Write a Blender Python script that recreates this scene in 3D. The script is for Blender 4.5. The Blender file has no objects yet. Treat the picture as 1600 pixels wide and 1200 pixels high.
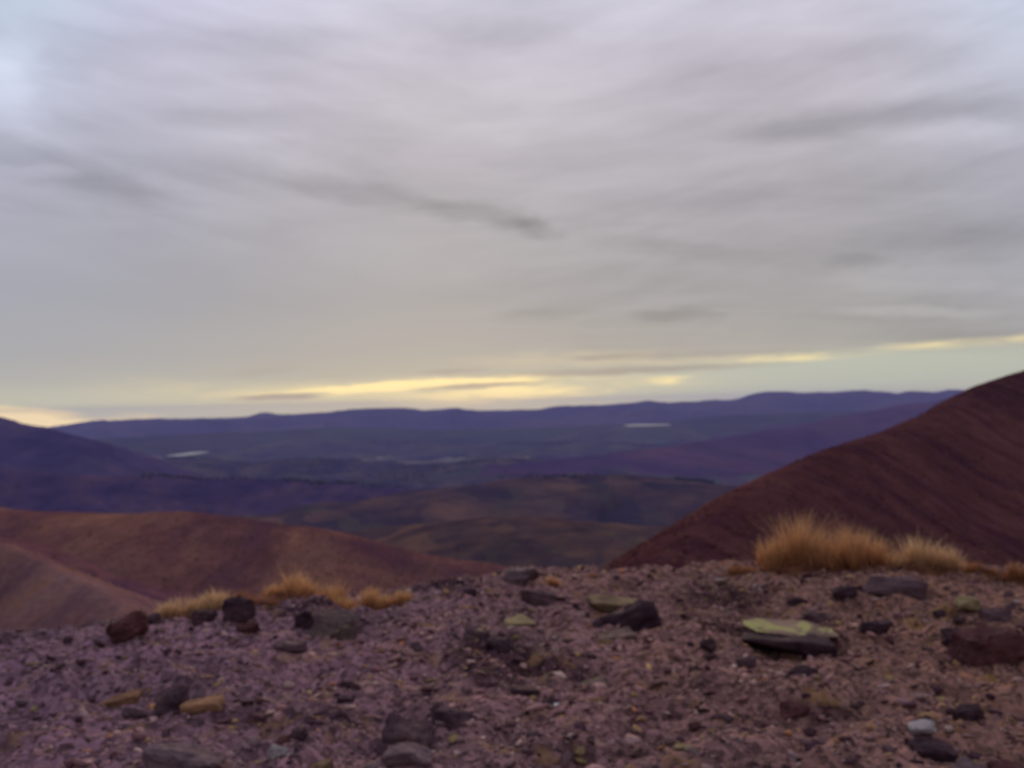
import bpy, bmesh, math, random
import numpy as np
from mathutils import Vector, Euler, Matrix

# ------------------------------------------------------------------ camera, sky, sun, exposure
SC = bpy.context.scene
COL = SC.collection
EYE = 1.10
PITCH, ROLL = 1.18, -1.2
FPX = 35.0 / 36.0 * 1600.0

cam_d = bpy.data.cameras.new('camera')
cam_d.lens = 35.0
cam_d.sensor_width = 36.0
cam_d.clip_start = 0.05
cam_d.clip_end = 200000.0
cam_d.dof.use_dof = True            # the photo is a phone snap focused far too near
cam_d.dof.focus_distance = 0.62
cam_d.dof.aperture_fstop = 12.5
cam = bpy.data.objects.new('camera', cam_d)
COL.objects.link(cam)
cam.location = (0, 0, EYE)
CAMR = Matrix.Rotation(math.radians(90 + PITCH), 3, 'X') @ Matrix.Rotation(math.radians(ROLL), 3, 'Z')
cam.rotation_euler = CAMR.to_euler()
SC.camera = cam

SC.view_settings.view_transform = 'Standard'
SC.view_settings.look = 'None'
SC.view_settings.exposure = 0.0
SC.view_settings.gamma = 1.0
SC.cycles.max_bounces = 6
SC.cycles.volume_bounces = 0

SUN_AZ, SUN_EL = -4.0, 13.0         # degrees right of the view axis, above the horizon
sun_d = bpy.data.lights.new('sun', 'SUN')
sun_d.energy = 1.5
sun_d.angle = math.radians(12)
sun_d.color = (1.0, 0.80, 0.50)
sun = bpy.data.objects.new('sun', sun_d)
COL.objects.link(sun)
sdir = Vector((math.sin(math.radians(SUN_AZ)) * math.cos(math.radians(SUN_EL)),
               math.cos(math.radians(SUN_AZ)) * math.cos(math.radians(SUN_EL)),
               math.sin(math.radians(SUN_EL))))
sun.rotation_euler = sdir.to_track_quat('Z', 'Y').to_euler()
sun.location = (0, 0, 30)


def srgb(r, g, b):
    def f(c):
        c /= 255.0
        return c / 12.92 if c <= 0.04045 else ((c + 0.055) / 1.055) ** 2.4
    return (f(r), f(g), f(b), 1.0)


class N:
    """tiny node-graph helper"""
    def __init__(s, nt):
        s.nt = nt

    def new(s, t, **kw):
        n = s.nt.nodes.new(t)
        for k, v in kw.items():
            setattr(n, k, v)
        return n

    def plug(s, sock, v):
        if v is None:
            return
        if isinstance(v, bpy.types.NodeSocket):
            s.nt.links.new(v, sock)
        else:
            sock.default_value = v

    def math(s, op, a, b=None, c=None, clamp=False):
        n = s.new('ShaderNodeMath', operation=op, use_clamp=clamp)
        for i, v in enumerate((a, b, c)):
            s.plug(n.inputs[i], v)
        return n.outputs[0]

    def vmath(s, op, a, b=None):
        n = s.new('ShaderNodeVectorMath', operation=op)
        s.plug(n.inputs[0], a)
        s.plug(n.inputs[1], b)
        return n.outputs[0]

    def comb(s, x, y, z):
        n = s.new('ShaderNodeCombineXYZ')
        for i, v in enumerate((x, y, z)):
            s.plug(n.inputs[i], v)
        return n.outputs[0]

    def noise(s, vec, scale, detail=5, rough=0.55, dist=0.0, col=False):
        n = s.new('ShaderNodeTexNoise')
        s.plug(n.inputs['Vector'], vec)
        n.inputs['Scale'].default_value = scale
        n.inputs['Detail'].default_value = detail
        n.inputs['Roughness'].default_value = rough
        n.inputs['Distortion'].default_value = dist
        return n.outputs['Color' if col else 'Fac']

    def voronoi(s, vec, scale, rnd=1.0, out='Color'):
        n = s.new('ShaderNodeTexVoronoi')
        s.plug(n.inputs['Vector'], vec)
        n.inputs['Scale'].default_value = scale
        n.inputs['Randomness'].default_value = rnd
        return n.outputs[out]

    def mapping(s, vec, loc=(0, 0, 0), rot=(0, 0, 0), scale=(1, 1, 1), typ='POINT'):
        n = s.new('ShaderNodeMapping', vector_type=typ)
        s.plug(n.inputs['Vector'], vec)
        n.inputs['Location'].default_value = loc
        n.inputs['Rotation'].default_value = rot
        n.inputs['Scale'].default_value = scale
        return n.outputs[0]

    def ramp(s, fac, stops, interp='LINEAR'):
        n = s.new('ShaderNodeValToRGB')
        n.color_ramp.interpolation = interp
        e = n.color_ramp.elements
        while len(e) < len(stops):
            e.new(0.5)
        for i, (p, c) in enumerate(stops):
            e[i].position = p
            e[i].color = c
        s.plug(n.inputs[0], fac)
        return n.outputs[0]

    def mix(s, fac, a, b, mode='MIX'):
        n = s.new('ShaderNodeMix', data_type='RGBA', blend_type=mode, clamp_factor=True)
        s.plug(n.inputs[0], fac)
        s.plug(n.inputs[6], a)
        s.plug(n.inputs[7], b)
        return n.outputs[2]

    def maprange(s, v, a, b, c, d, smooth=True):
        n = s.new('ShaderNodeMapRange')
        if smooth:
            n.interpolation_type = 'SMOOTHSTEP'
        s.plug(n.inputs[0], v)
        for i, k in enumerate((a, b, c, d)):
            n.inputs[i + 1].default_value = k
        return n.outputs[0]


def px_dir(px, py):
    v = CAMR @ Vector(((px - 800.0) / FPX, (600.0 - py) / FPX, -1.0))
    return v


def px_azel(px, py):
    v = px_dir(px, py)
    return math.degrees(math.atan2(v.x, v.y)), math.degrees(math.atan2(v.z, math.hypot(v.x, v.y)))


def build_world():
    W = bpy.data.worlds.new('World')
    SC.world = W
    W.use_nodes = True
    nt = W.node_tree
    nt.nodes.clear()
    g = N(nt)
    out = g.new('ShaderNodeOutputWorld')
    bg = g.new('ShaderNodeBackground')
    bg.inputs['Strength'].default_value = 0.1
    nt.links.new(bg.outputs[0], out.inputs[0])
    sky = g.new('ShaderNodeTexSky')
    sky.sky_type = 'NISHITA'
    sky.sun_disc = False
    sky.sun_elevation = math.radians(SUN_EL)
    sky.sun_rotation = math.radians(SUN_AZ)
    sky.altitude = 900
    tc = g.new('ShaderNodeTexCoord')
    sep = g.new('ShaderNodeSeparateXYZ')
    nt.links.new(g.vmath('NORMALIZE', tc.outputs['Generated']), sep.inputs[0])
    x, y, z = sep.outputs
    deg = 180 / math.pi
    az = g.math('MULTIPLY', g.math('ARCTAN2', x, y), deg)          # degrees right of +Y
    el = g.math('MULTIPLY', g.math('ARCSINE', z), deg)
    flat = g.comb(az, el, 0.0)
    # overcast deck seen in perspective: plane coordinates of a layer overhead
    zz = g.math('ADD', g.math('MAXIMUM', z, 0.0), 0.14)
    plane = g.comb(g.math('DIVIDE', x, zz), g.math('DIVIDE', y, zz), 0.0)
    plane_r = g.mapping(plane, rot=(0, 0, math.radians(-14)), scale=(0.75, 1.15, 1))
    n1 = g.noise(plane_r, 1.1, 7, 0.52, 0.9)
    n2 = g.noise(g.mapping(plane_r, loc=(7, 3, 0), scale=(1, 1.7, 1)), 2.3, 6, 0.5, 0.5)
    diag = g.mapping(plane, rot=(0, 0, math.radians(38)), scale=(0.55, 2.6, 1))
    n3 = g.noise(diag, 1.7, 6, 0.52, 1.2)
    n4 = g.noise(plane, 5.0, 5, 0.55, 0.6)
    # rippled sheets that sag in an arc across the view
    arc = g.math('SUBTRACT', el, g.math('MULTIPLY', g.math('SQRT', g.math('ADD', g.math('POWER', g.math('ABSOLUTE', g.math('SUBTRACT', az, -3.0)), 2.0), 30.0)), 0.17))
    acoord = g.comb(g.math('MULTIPLY', az, .055), g.math('MULTIPLY', arc, .26), 0.0)
    n5 = g.noise(acoord, 1.0, 6, .56, .8)
    n6 = g.noise(g.vmath('ADD', acoord, (5.0, 9.0, 2.0)), 3.6, 5, .55, .6)
    # vertical colouring of the deck
    base = g.ramp(g.maprange(el, 0, 90, 0, 1, False), [
        (0.000, srgb(214, 208, 165)), (0.009, srgb(198, 192, 162)), (0.018, srgb(180, 175, 160)), (0.034, srgb(171, 166, 160)),
        (0.070, srgb(167, 163, 164)), (0.14, srgb(178, 173, 179)), (0.20, srgb(194, 188, 198)),
        (0.26, srgb(211, 208, 224)), (0.45, srgb(208, 210, 226)), (1.0, srgb(200, 204, 222))])
    # cooler towards both sides and overhead, pinker in the middle
    side = g.math('MAXIMUM', g.maprange(az, -4, -30, 0, 1), g.maprange(az, 16, 34, 0, 0.75))
    cool = g.mix(1.0, base, (0.97, 1.03, 1.16, 1), 'MULTIPLY')
    base = g.mix(side, base, cool)
    corner = g.math('MULTIPLY', g.math('MAXIMUM', g.maprange(az, -19, -29, 0, 1), g.maprange(az, 19, 30, 0, .7)),
                    g.maprange(el, 11, 24, 0, 1))
    base = g.mix(corner, base, srgb(196, 212, 228))
    # right of the view the low sky turns pale green-grey under the deck edge
    lowband = g.maprange(el, 3.0, 1.6, 0, 1)
    # cloud mottling
    m = g.math('ADD', g.math('MULTIPLY', g.math('SUBTRACT', n1, 0.5), 0.34),
               g.math('MULTIPLY', g.math('SUBTRACT', n2, 0.5), 0.16))
    m = g.math('ADD', m, g.math('MULTIPLY', g.math('MULTIPLY', g.math('SUBTRACT', n3, 0.5), 0.46), g.maprange(az, -22, 8, .25, 1)))
    m = g.math('ADD', m, g.math('MULTIPLY', g.math('SUBTRACT', n4, 0.5), 0.14))
    m = g.math('ADD', g.math('MULTIPLY', m, .55), g.math('ADD', g.math('MULTIPLY', g.math('SUBTRACT', n5, .5), .62), g.math('MULTIPLY', g.math('SUBTRACT', n6, .5), .30)))
    calm = g.math('MULTIPLY', g.maprange(az, 6, -8, 0, .6), g.maprange(el, 11, 8, 0, 1))
    m = g.math('MULTIPLY', m, g.math('SUBTRACT', g.maprange(el, 0.5, 9, .3, .78), g.math('MULTIPLY', calm, .8)))
    # placed streaks (centre, end-to-end) in the sky's own angles, edges broken by warp noise
    wn = g.noise(g.mapping(flat, scale=(0.35, 1.0, 1)), 0.5, 5, 0.6, 0.3, col=True)
    warp = g.vmath('MULTIPLY', g.vmath('SUBTRACT', wn, (0.5, 0.5, 0.5)), (7.0, 1.7, 0.0))
    wflat = g.vmath('ADD', flat, warp)
    wn2 = g.noise(g.mapping(flat, scale=(0.35, 1.6, 1)), 1.4, 4, 0.6, 0.2, col=True)
    warp2 = g.vmath('MULTIPLY', g.vmath('SUBTRACT', wn2, (0.5, 0.5, 0.5)), (2.4, 0.32, 0.0))
    wlow = g.vmath('ADD', flat, warp2)

    def streak(acc, p0, p1, width, amp, vec=None, edge=None):
        (a0, e0), (a1, e1) = px_azel(*p0), px_azel(*p1)
        L = math.hypot(a1 - a0, e1 - e0) * 0.62
        ang = math.atan2(e1 - e0, a1 - a0)
        w = width / FPX * deg
        v = g.mapping(wflat if vec is None else vec, loc=((a0 + a1) / 2, (e0 + e1) / 2, 0), rot=(0, 0, ang), scale=(L, w, 1), typ='TEXTURE')
        gr = g.new('ShaderNodeTexGradient', gradient_type='SPHERICAL')
        nt.links.new(v, gr.inputs[0])
        f = g.maprange(gr.outputs['Fac'], 0, .85, 0, 1)
        t = g.math('MULTIPLY', f, amp)
        return t if acc is None else g.math('ADD', acc, t)

    d = None
    for s in [((-60, 225), (250, 268), 34, .16), ((20, 262), (290, 312), 34, .34), ((120, 240), (620, 300), 34, .16),
              ((420, 285), (740, 325), 28, .24), ((650, 318), (870, 362), 26, .42), ((780, 335), (880, 375), 22, .25),
              ((150, 70), (620, 55), 40, .13), ((180, 120), (560, 122), 34, .12), ((180, 172), (600, 185), 30, .13),
              ((640, 40), (900, 62), 34, .16), ((1120, 215), (1430, 168), 30, .32), ((1380, 172), (1680, 168), 42, .26),
              ((1080, 320), (1640, 250), 40, .14), ((900, 330), (1260, 290), 34, .12), ((900, 372), (1240, 400), 22, .2),
              ((1260, 395), (1420, 420), 22, .22), ((1350, 380), (1700, 360), 45, .2), ((1280, 500), (1700, 475), 34, .22),
              ((1340, 535), (1700, 515), 26, .30), ((1300, 90), (1560, 70), 40, .18), ((1000, 130), (1280, 100), 40, .1),
              ((760, 500), (900, 480), 16, .18), ((990, 490), (1110, 485), 16, .26), ((1080, 500), (1130, 492), 20, .12),
              ((600, 470), (1300, 450), 70, .1), ((0, 430), (560, 470), 80, .06)]:
        d = streak(d, *s)
    lgt = None
    for s in [((0, 262), (160, 266), 18, .22), ((-40, 200), (60, 60), 90, .22), ((250, 205), (560, 200), 30, .1),
              ((620, 190), (1000, 150), 90, .07), ((1300, 492), (1560, 484), 14, .2), ((1250, 440), (1600, 430), 30, .1),
              ((1340, 210), (1640, 215), 26, .14)]:
        lgt = streak(lgt, *s)
    shade = g.math('ADD', 1.0, m)
    shade = g.math('SUBTRACT', shade, g.math('MULTIPLY', d, 0.62))
    shade = g.math('ADD', shade, lgt)
    shade = g.math('MAXIMUM', shade, 0.45)
    cloud = g.mix(1.0, base, g.comb(shade, shade, shade), 'MULTIPLY')
    # the clear strip along the horizon, warm where the sun is behind it
    strip = None
    for s in [((820, 618), (1900, 545), 52, 1.3), ((400, 620), (1300, 590), 40, .8)]:
        strip = streak(strip, *s, wlow)
    strip = g.math('MULTIPLY', g.math('MINIMUM', strip, 1.0), g.maprange(az, 0, 16, 0.3, 1))
    cloud = g.mix(strip, cloud, srgb(186, 190, 174))
    glow = None
    for s in [((-160, 650), (175, 666), 24, 7), ((300, 616), (1120, 594), 26, .42), ((360, 621), (560, 613), 9, .5), ((470, 610), (880, 590), 11, 1.9),
              ((150, 655), (260, 650), 8, .9), ((560, 604), (760, 597), 8, .9), ((600, 630), (980, 606), 18, .8),
              ((1000, 596), (1080, 590), 10, .6), ((700, 566), (1100, 555), 20, .18), ((1000, 566), (1380, 553), 10, .6),
              ((1350, 545), (1720, 524), 10, .6), ((700, 620), (820, 612), 11, .6), ((100, 600), (500, 625), 30, .12)]:
        glow = streak(glow, *s, wlow)
    patch = g.noise(g.mapping(flat, scale=(.22, 1.5, 1)), 1.0, 5, .6, .5)
    glow = g.math('MULTIPLY', glow, g.maprange(patch, .36, .58, .35, 1.2))
    glow = g.math('MINIMUM', glow, 1.1)
    cloud = g.mix(g.math('MULTIPLY', glow, 0.9), cloud, (1.10, .88, .41, 1))
    gap = g.math('MINIMUM', streak(None, (-180, 650), (170, 664), 16, 2.2, wlow), 1.0)
    cloud = g.mix(gap, cloud, (1.55, 1.20, .50, 1))
    bars = None
    for s in [((350, 624), (520, 617), 7, 1.0), ((640, 608), (860, 596), 6, 1.1), ((880, 560), (1010, 555), 7, .5),
              ((740, 588), (1240, 568), 9, .75), ((860, 558), (1340, 548), 8, .35), ((640, 583), (760, 577), 6, .6), ((330, 588), (480, 575), 10, .25)]:
        bars = streak(bars, *s, wlow)
    cloud = g.mix(g.math('MINIMUM', bars, 0.8), cloud, srgb(160, 150, 140))
    scale = g.mix(1.0, cloud, (10.0, 10.0, 10.0, 1), 'MULTIPLY')
    fin = g.mix(0.97, sky.outputs[0], scale)
    nt.links.new(fin, bg.inputs['Color'])
    W.cycles.sampling_method = 'MANUAL'
    W.cycles.sample_map_resolution = 1024


build_world()

# ------------------------------------------------------------------ numpy noise and helpers
_rs = np.random.RandomState(11)
_PERM = _rs.permutation(4096)
_VAL = _rs.rand(4096) * 2 - 1


def vnoise(x, y, seed=0):
    xi = np.floor(x).astype(np.int64)
    yi = np.floor(y).astype(np.int64)
    xf = x - xi
    yf = y - yi
    u = xf * xf * xf * (xf * (xf * 6 - 15) + 10)
    v = yf * yf * yf * (yf * (yf * 6 - 15) + 10)

    def hsh(a, b):
        return _VAL[_PERM[(_PERM[(a + seed * 37) & 4095] + b) & 4095]]
    return ((hsh(xi, yi) * (1 - u) + hsh(xi + 1, yi) * u) * (1 - v) +
            (hsh(xi, yi + 1) * (1 - u) + hsh(xi + 1, yi + 1) * u) * v)


def fbm(x, y, octaves=5, seed=0, gain=0.5):
    s = 0.0
    a = 1.0
    t = 0.0
    for i in range(octaves):
        s = s + a * vnoise(x + 13.7 * i, y - 7.3 * i, seed + i)
        t += a
        a *= gain
        x = x * 2.03 + 0.11 * y
        y = y * 2.01 - 0.09 * x
    return s / t


def tag(o, label=None, cat=None, group=None, kind=None):
    if label:
        o['label'] = label
    if cat:
        o['category'] = cat
    if group:
        o['group'] = group
    if kind:
        o['kind'] = kind
    return o


def mesh_np(name, v, f, mat, parent=None, smooth=False):
    """v (n,3) array, f (m,k) array of equal-sized faces"""
    me = bpy.data.meshes.new(name)
    f = np.asarray(f, dtype=np.int32)
    me.vertices.add(len(v))
    me.vertices.foreach_set('co', np.asarray(v, dtype=np.float32).ravel())
    me.loops.add(f.size)
    me.loops.foreach_set('vertex_index', f.ravel())
    me.polygons.add(len(f))
    me.polygons.foreach_set('loop_start', np.arange(0, f.size, f.shape[1], dtype=np.int32))
    me.polygons.foreach_set('loop_total', np.full(len(f), f.shape[1], dtype=np.int32))
    if smooth:
        me.polygons.foreach_set('use_smooth', np.ones(len(f), dtype=bool))
    me.update(calc_edges=True)
    me.materials.append(mat)
    o = bpy.data.objects.new(name, me)
    COL.objects.link(o)
    if parent:
        o.parent = parent
    return o


def add_attr(o, name, data, typ='FLOAT_COLOR', dom='POINT'):
    a = o.data.attributes.new(name, typ, dom)
    key = {'FLOAT_COLOR': 'color', 'FLOAT_VECTOR': 'vector', 'FLOAT': 'value'}[typ]
    a.data.foreach_set(key, np.asarray(data, dtype=np.float32).ravel())


def at(px, py, dist):
    v = px_dir(px, py)
    k = dist / v.y
    return np.array((v.x * k, v.y * k, EYE + v.z * k))


# ------------------------------------------------------------------ the summit ground we stand on
CREST = [(-300, 4.2), (0, 4.9), (200, 5.05), (280, 5.3), (400, 5.55), (640, 5.8), (760, 6.1), (800, 6.5), (1000, 6.6),
         (1200, 6.7), (1600, 6.6), (2100, 7.5)]
_cr_az = np.array([math.atan((p - 800) / FPX) for p, _ in CREST])
_cr_r = np.array([r for _, r in CREST])


def summit(x, y):
    """height of the summit ground (metres); flat to the crest then falling away"""
    az = np.arctan2(x, np.maximum(y, 0.01))
    rc = np.interp(az, _cr_az, _cr_r)
    dy = np.maximum(y - rc, 0.0)
    side = np.maximum(np.abs(x) - 11.0, 0.0)
    drop = 0.62 * (np.sqrt(dy ** 2 + 1.1 ** 2) - 1.1) + 0.3 * side
    back = np.maximum(-y - 10, 0) * 0.15
    z = -drop - back
    z = z + 0.030 * fbm(x * 0.9, y * 0.9, 3, 5) + 0.05 * np.exp(-(((x + .1) / .5) ** 2 + ((y - 6.3) / .5) ** 2))
    z = z - 0.024 * np.clip(x - .2, 0, 5)
    z = z - 0.012 * np.clip((-x - 1.2) / 1.0, 0, 1.5)
    return z


def ground_hit(px, py):
    v = px_dir(px, py)
    t = 2.0
    for i in range(900):
        x, y, z = v.x * t, v.y * t, EYE + v.z * t
        if z <= float(summit(np.array(x), np.array(y))):
            return x, y, z
        t += 0.01
    return x, y, z


# ------------------------------------------------------------------ terrain: ridges as real crest lines
RIDGES = {
    'slope_right': dict(pts=[(1010, 899, 232), (1100, 820, 270), (1200, 748, 320), (1300, 702, 380), (1400, 669, 430),
                             (1470, 640, 460), (1500, 622, 475), (1540, 599, 500), (1600, 580, 530), (1750, 525, 580), (2300, 480, 640), (3600, 560, 700)],
                        slope=.62, w=8, gam=3.4, gu=30, gd=240, fine=1.3),
    'scree_slope': dict(pts=[(-900, 600, 60), (-500, 620, 66), (-200, 744, 72), (0, 847, 78), (60, 876, 76), (120, 908, 73), (200, 955, 70), (260, 990, 66), (330, 1050, 60)],
                        slope=.5, w=.7, gam=.5, gu=7, gd=60, fine=0.18),
    'hill_left': dict(pts=[(-1200, 740, 1700), (-400, 775, 1450), (0, 795, 1320), (100, 801, 1300), (210, 805, 1250), (280, 799, 1200), (370, 813, 1160),
                           (470, 826, 1140), (560, 849, 1110), (650, 870, 1080), (770, 889, 1040), (860, 915, 980)],
                      slope=.34, w=50, gam=16, gu=210, gd=420, fine=11),
    'hill_left_spur': dict(pts=[(-900, 770, 520), (-300, 805, 560), (0, 838, 600), (90, 862, 620), (180, 905, 620), (260, 960, 600)],
                           slope=.42, w=14, gam=7, gu=60, gd=250, fine=3),
    'gully_hill': dict(pts=[(590, 935, 1000), (650, 905, 1250), (700, 883, 1400), (770, 887, 1450), (820, 912, 1400)],
                       slope=.4, w=30, gam=5, gu=90, gd=300, fine=2),
    'hill_middle': dict(pts=[(300, 850, 2900), (440, 848, 2700), (560, 830, 2700), (640, 822, 2700), (740, 812, 2600), (820, 808, 2550), (900, 822, 2450), (1000, 838, 2350), (1150, 850, 2300)],
                        slope=.17, w=90, gam=30, gu=260, gd=800, fine=20),
    'hill_middle_back': dict(pts=[(340, 822, 3200), (440, 805, 3400), (560, 788, 3600), (700, 768, 3850), (800, 752, 4050), (880, 744, 4150), (960, 742, 4200), (1040, 750, 4100), (1150, 772, 3800), (1280, 792, 3700)],
                             slope=.16, w=120, gam=42, gu=420, gd=1200, fine=26),
    'ridge_left': dict(pts=[(-1200, 660, 5600), (-400, 625, 5300), (-120, 634, 5100), (0, 654, 5000), (50, 665, 5000), (90, 676, 4950), (150, 690, 4900), (200, 704, 4900),
                            (240, 724, 4900), (300, 745, 4900), (350, 762, 4900)],
                       slope=.26, w=70, gam=75, gu=420, gd=1500, fine=34),
    'ridge_left_low': dict(pts=[(-500, 700, 3800), (-100, 716, 3900), (60, 738, 4000), (150, 744, 4000), (230, 741, 4050), (310, 750, 4050), (380, 748, 4100), (450, 750, 4150), (540, 757, 4100), (620, 764, 4000), (690, 779, 3850)],
                       slope=.24, w=60, gam=48, gu=260, gd=900, fine=24),
    'low_ridge': dict(pts=[(200, 722, 7400), (300, 716, 7600), (380, 724, 7600), (470, 719, 7700), (560, 722, 7500), (640, 729, 7200), (720, 726, 7200), (800, 718, 7400), (880, 722, 7400)],
                       slope=.10, w=120, gam=30, gu=420, gd=900, fine=30),
    'low_ridge_back': dict(pts=[(380, 702, 12000), (440, 694, 12000), (520, 697, 11500), (600, 693, 12000), (700, 698, 11500), (780, 692, 11500), (900, 690, 11000), (1000, 694, 10500)],
                       slope=.09, w=150, gam=40, gu=700, gd=1400, fine=36),
    'ridge_right': dict(pts=[(820, 730, 7000), (950, 712, 7600), (1080, 695, 8200), (1200, 676, 9000), (1320, 655, 9800), (1420, 633, 10500), (1540, 618, 11500), (1800, 611, 12000), (3000, 586, 13000)],
                        slope=.17, w=160, gam=120, gu=800, gd=2600, fine=55),
    'ridge_far': dict(pts=[(-1500, 684, 18720), (-300, 668, 18720), (20, 680, 18720), (60, 672, 18720), (110, 662, 18720), (150, 657, 18720), (220, 655, 19080), (300, 653, 19440), (390, 650, 19800), (412, 645, 19800), (440, 649, 19800), (500, 646, 20160),
                           (560, 639, 20160), (620, 637, 20160), (660, 642, 20160), (690, 640, 20160), (715, 637, 20160), (750, 641, 20160), (810, 640, 20160), (880, 635, 20160), (950, 632, 20160), (1010, 627, 20160), (1090, 627, 20160), (1150, 622, 20160),
                           (1195, 613, 20160), (1240, 612, 20160), (1300, 614, 20160), (1350, 610, 20160), (1400, 614, 20160), (1480, 610, 20160), (1560, 611, 20160), (1900, 606, 20160), (3200, 580, 20880)],
                     slope=.13, w=120, gam=150, gu=1000, gd=4000, fine=150),
    'foothills_far': dict(pts=[(-300, 700, 12240), (150, 686, 12600), (350, 676, 12960), (520, 668, 13680), (680, 672, 14040), (850, 668, 14400), (1000, 660, 14400), (1150, 648, 14400), (1400, 640, 14400), (2200, 620, 14400)],
                          slope=.10, w=200, gam=90, gu=700, gd=2200, fine=40),
}
LAKES = [  # px, py, length px, distance
    (296, 709, 38, 10000), (606, 731, 30, 8300), (1010, 664, 74, 13600)]

azs = np.concatenate([np.linspace(-180, -46, 90, endpoint=False), np.linspace(-46, 46, 1150), np.linspace(46, 180, 91)[1:]])
azs = np.radians(azs)
rr = np.concatenate([[0.0, 1.5, 3.0], np.geomspace(4.5, 32000, 760)])
RR, AA = np.meshgrid(rr, azs, indexing='ij')
X = RR * np.sin(AA)
Y = RR * np.cos(AA)


def base_height(x, y, r):
    lr = np.log(np.maximum(r, 1))
    prof = np.interp(lr, np.log([1, 12, 40, 120, 300, 900, 1600, 2600, 4200, 9000, 20000, 60000]),
                     [0, -4, -20, -60, -150, -300, -400, -480, -560, -570, -560, -560])
    und = fbm(x / 1700, y / 1700, 5, 21) * np.interp(r, [0, 400, 2500, 60000], [0, 0, 45, 60])
    und = und + fbm(x / 420, y / 420, 4, 22) * np.interp(r, [0, 200, 2000, 60000], [0, 0, 26, 30])
    return prof + und


def ridge_height(p, x, y, k):
    P = np.array([at(*q) for q in p['pts']])
    best = np.full(x.shape, 1e12)
    z = np.zeros(x.shape)
    u = np.zeros(x.shape)
    off = 0.0
    for i in range(len(P) - 1):
        a, b = P[i], P[i + 1]
        e = b[:2] - a[:2]
        L2 = float(e @ e)
        t = np.clip(((x - a[0]) * e[0] + (y - a[1]) * e[1]) / L2, 0, 1)
        dx = x - a[0] - t * e[0]
        dy = y - a[1] - t * e[1]
        d2 = dx * dx + dy * dy
        m = d2 < best
        best[m] = d2[m]
        z[m] = (a[2] + t * (b[2] - a[2]))[m]
        u[m] = (off + t * math.sqrt(L2))[m]
        off += math.sqrt(L2)
    d = np.sqrt(best)
    w = p['w']
    h = z - p['slope'] * (np.sqrt(d * d + w * w) - w)
    ramp = 1 - np.exp(-(d / (p['gd'] * .25)) ** 1.5)
    warp = fbm(x / p['gd'], y / p['gd'], 3, 40 + k) * p['gu'] * 1.6
    gl = fbm((u + warp) / p['gu'], d / p['gd'], 4, 50 + k)
    gl = -np.abs(gl) * 2.0 + .12 + .5 * gl
    h = h + p['gam'] * gl * ramp * np.clip(d / (p['gd'] * .5), .3, 1.6)
    h = h + p['fine'] * fbm(x / (p['gu'] * .45), y / (p['gu'] * .45), 4, 60 + k) * (.25 + .75 * ramp)
    return h, u, d


def build_terrain():
    x, y, r = X, Y, RR
    B = base_height(x, y, r)
    S = summit(x, y)
    near = np.clip((r - 10) / 60, 0, 1)
    hs = [S * (1 - near) + np.minimum(S, B) * near, B]
    hs[0] = np.where(r > 70, -1e9, S)
    hs[1] = np.where(r < 10, -1e9, B)
    hs[0] = np.where(r < 11, S - 0.09, hs[0])
    names = ['summit_slope', 'valley']
    us = [x * 1.0, x * 1.0]
    ds = [y * 1.0, y * 1.0]
    for k, (nm, p) in enumerate(RIDGES.items()):
        h, u, d = ridge_height(p, x, y, k)
        rmin = {'slope_right': 60, 'scree_slope': 25, 'hill_left_spur': 200}.get(nm, 300)
        h = np.where(r < rmin, -1e9, h)
        hs.append(h)
        us.append(u)
        ds.append(d)
        names.append(nm)
    Hs = np.stack(hs)
    idx = Hs.argmax(0)
    mx = Hs.max(0)
    kk = np.maximum(0.004 * r, 1e-3)
    H = mx + kk * np.log(np.exp(np.clip((Hs - mx) / kk, -40, 0)).sum(0)) * (r > 12)
    for (lx, ly, ll, dist) in LAKES:          # level ground round each lake
        c = at(lx, ly, dist)
        R = ll / FPX * dist
        q = ((x - c[0]) / (R * .9)) ** 2 + ((y - c[1]) / (R * 2.6)) ** 2
        wgt = np.exp(-q ** 2)
        H = H * (1 - wgt) + (c[2] - 6) * wgt
    u = np.take_along_axis(np.stack(us), idx[None], 0)[0]
    d = np.take_along_axis(np.stack(ds), idx[None], 0)[0]
    nr, na = x.shape
    vid = np.arange(nr * na).reshape(nr, na)
    a = vid[:-1, :-1].ravel()
    b = vid[:-1, 1:].ravel()
    c = vid[1:, 1:].ravel()
    e = vid[1:, :-1].ravel()
    F = np.stack([a, b, c, e], 1)[:, ::-1]
    fid = idx[:-1, :-1].ravel()
    ring0 = np.repeat(np.arange(nr - 1), na - 1) == 0
    V = np.stack([x.ravel(), y.ravel(), H.ravel()], 1)
    U = np.stack([u.ravel(), d.ravel(), np.zeros(u.size)], 1)
    out = {}
    for i, nm in enumerate(names):
        sel = F[(fid == i) & ~ring0]
        if len(sel) == 0:
            continue
        uq, inv = np.unique(sel, return_inverse=True)
        out[nm] = (V[uq], inv.reshape(sel.shape), U[uq])
    return out, H


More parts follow.
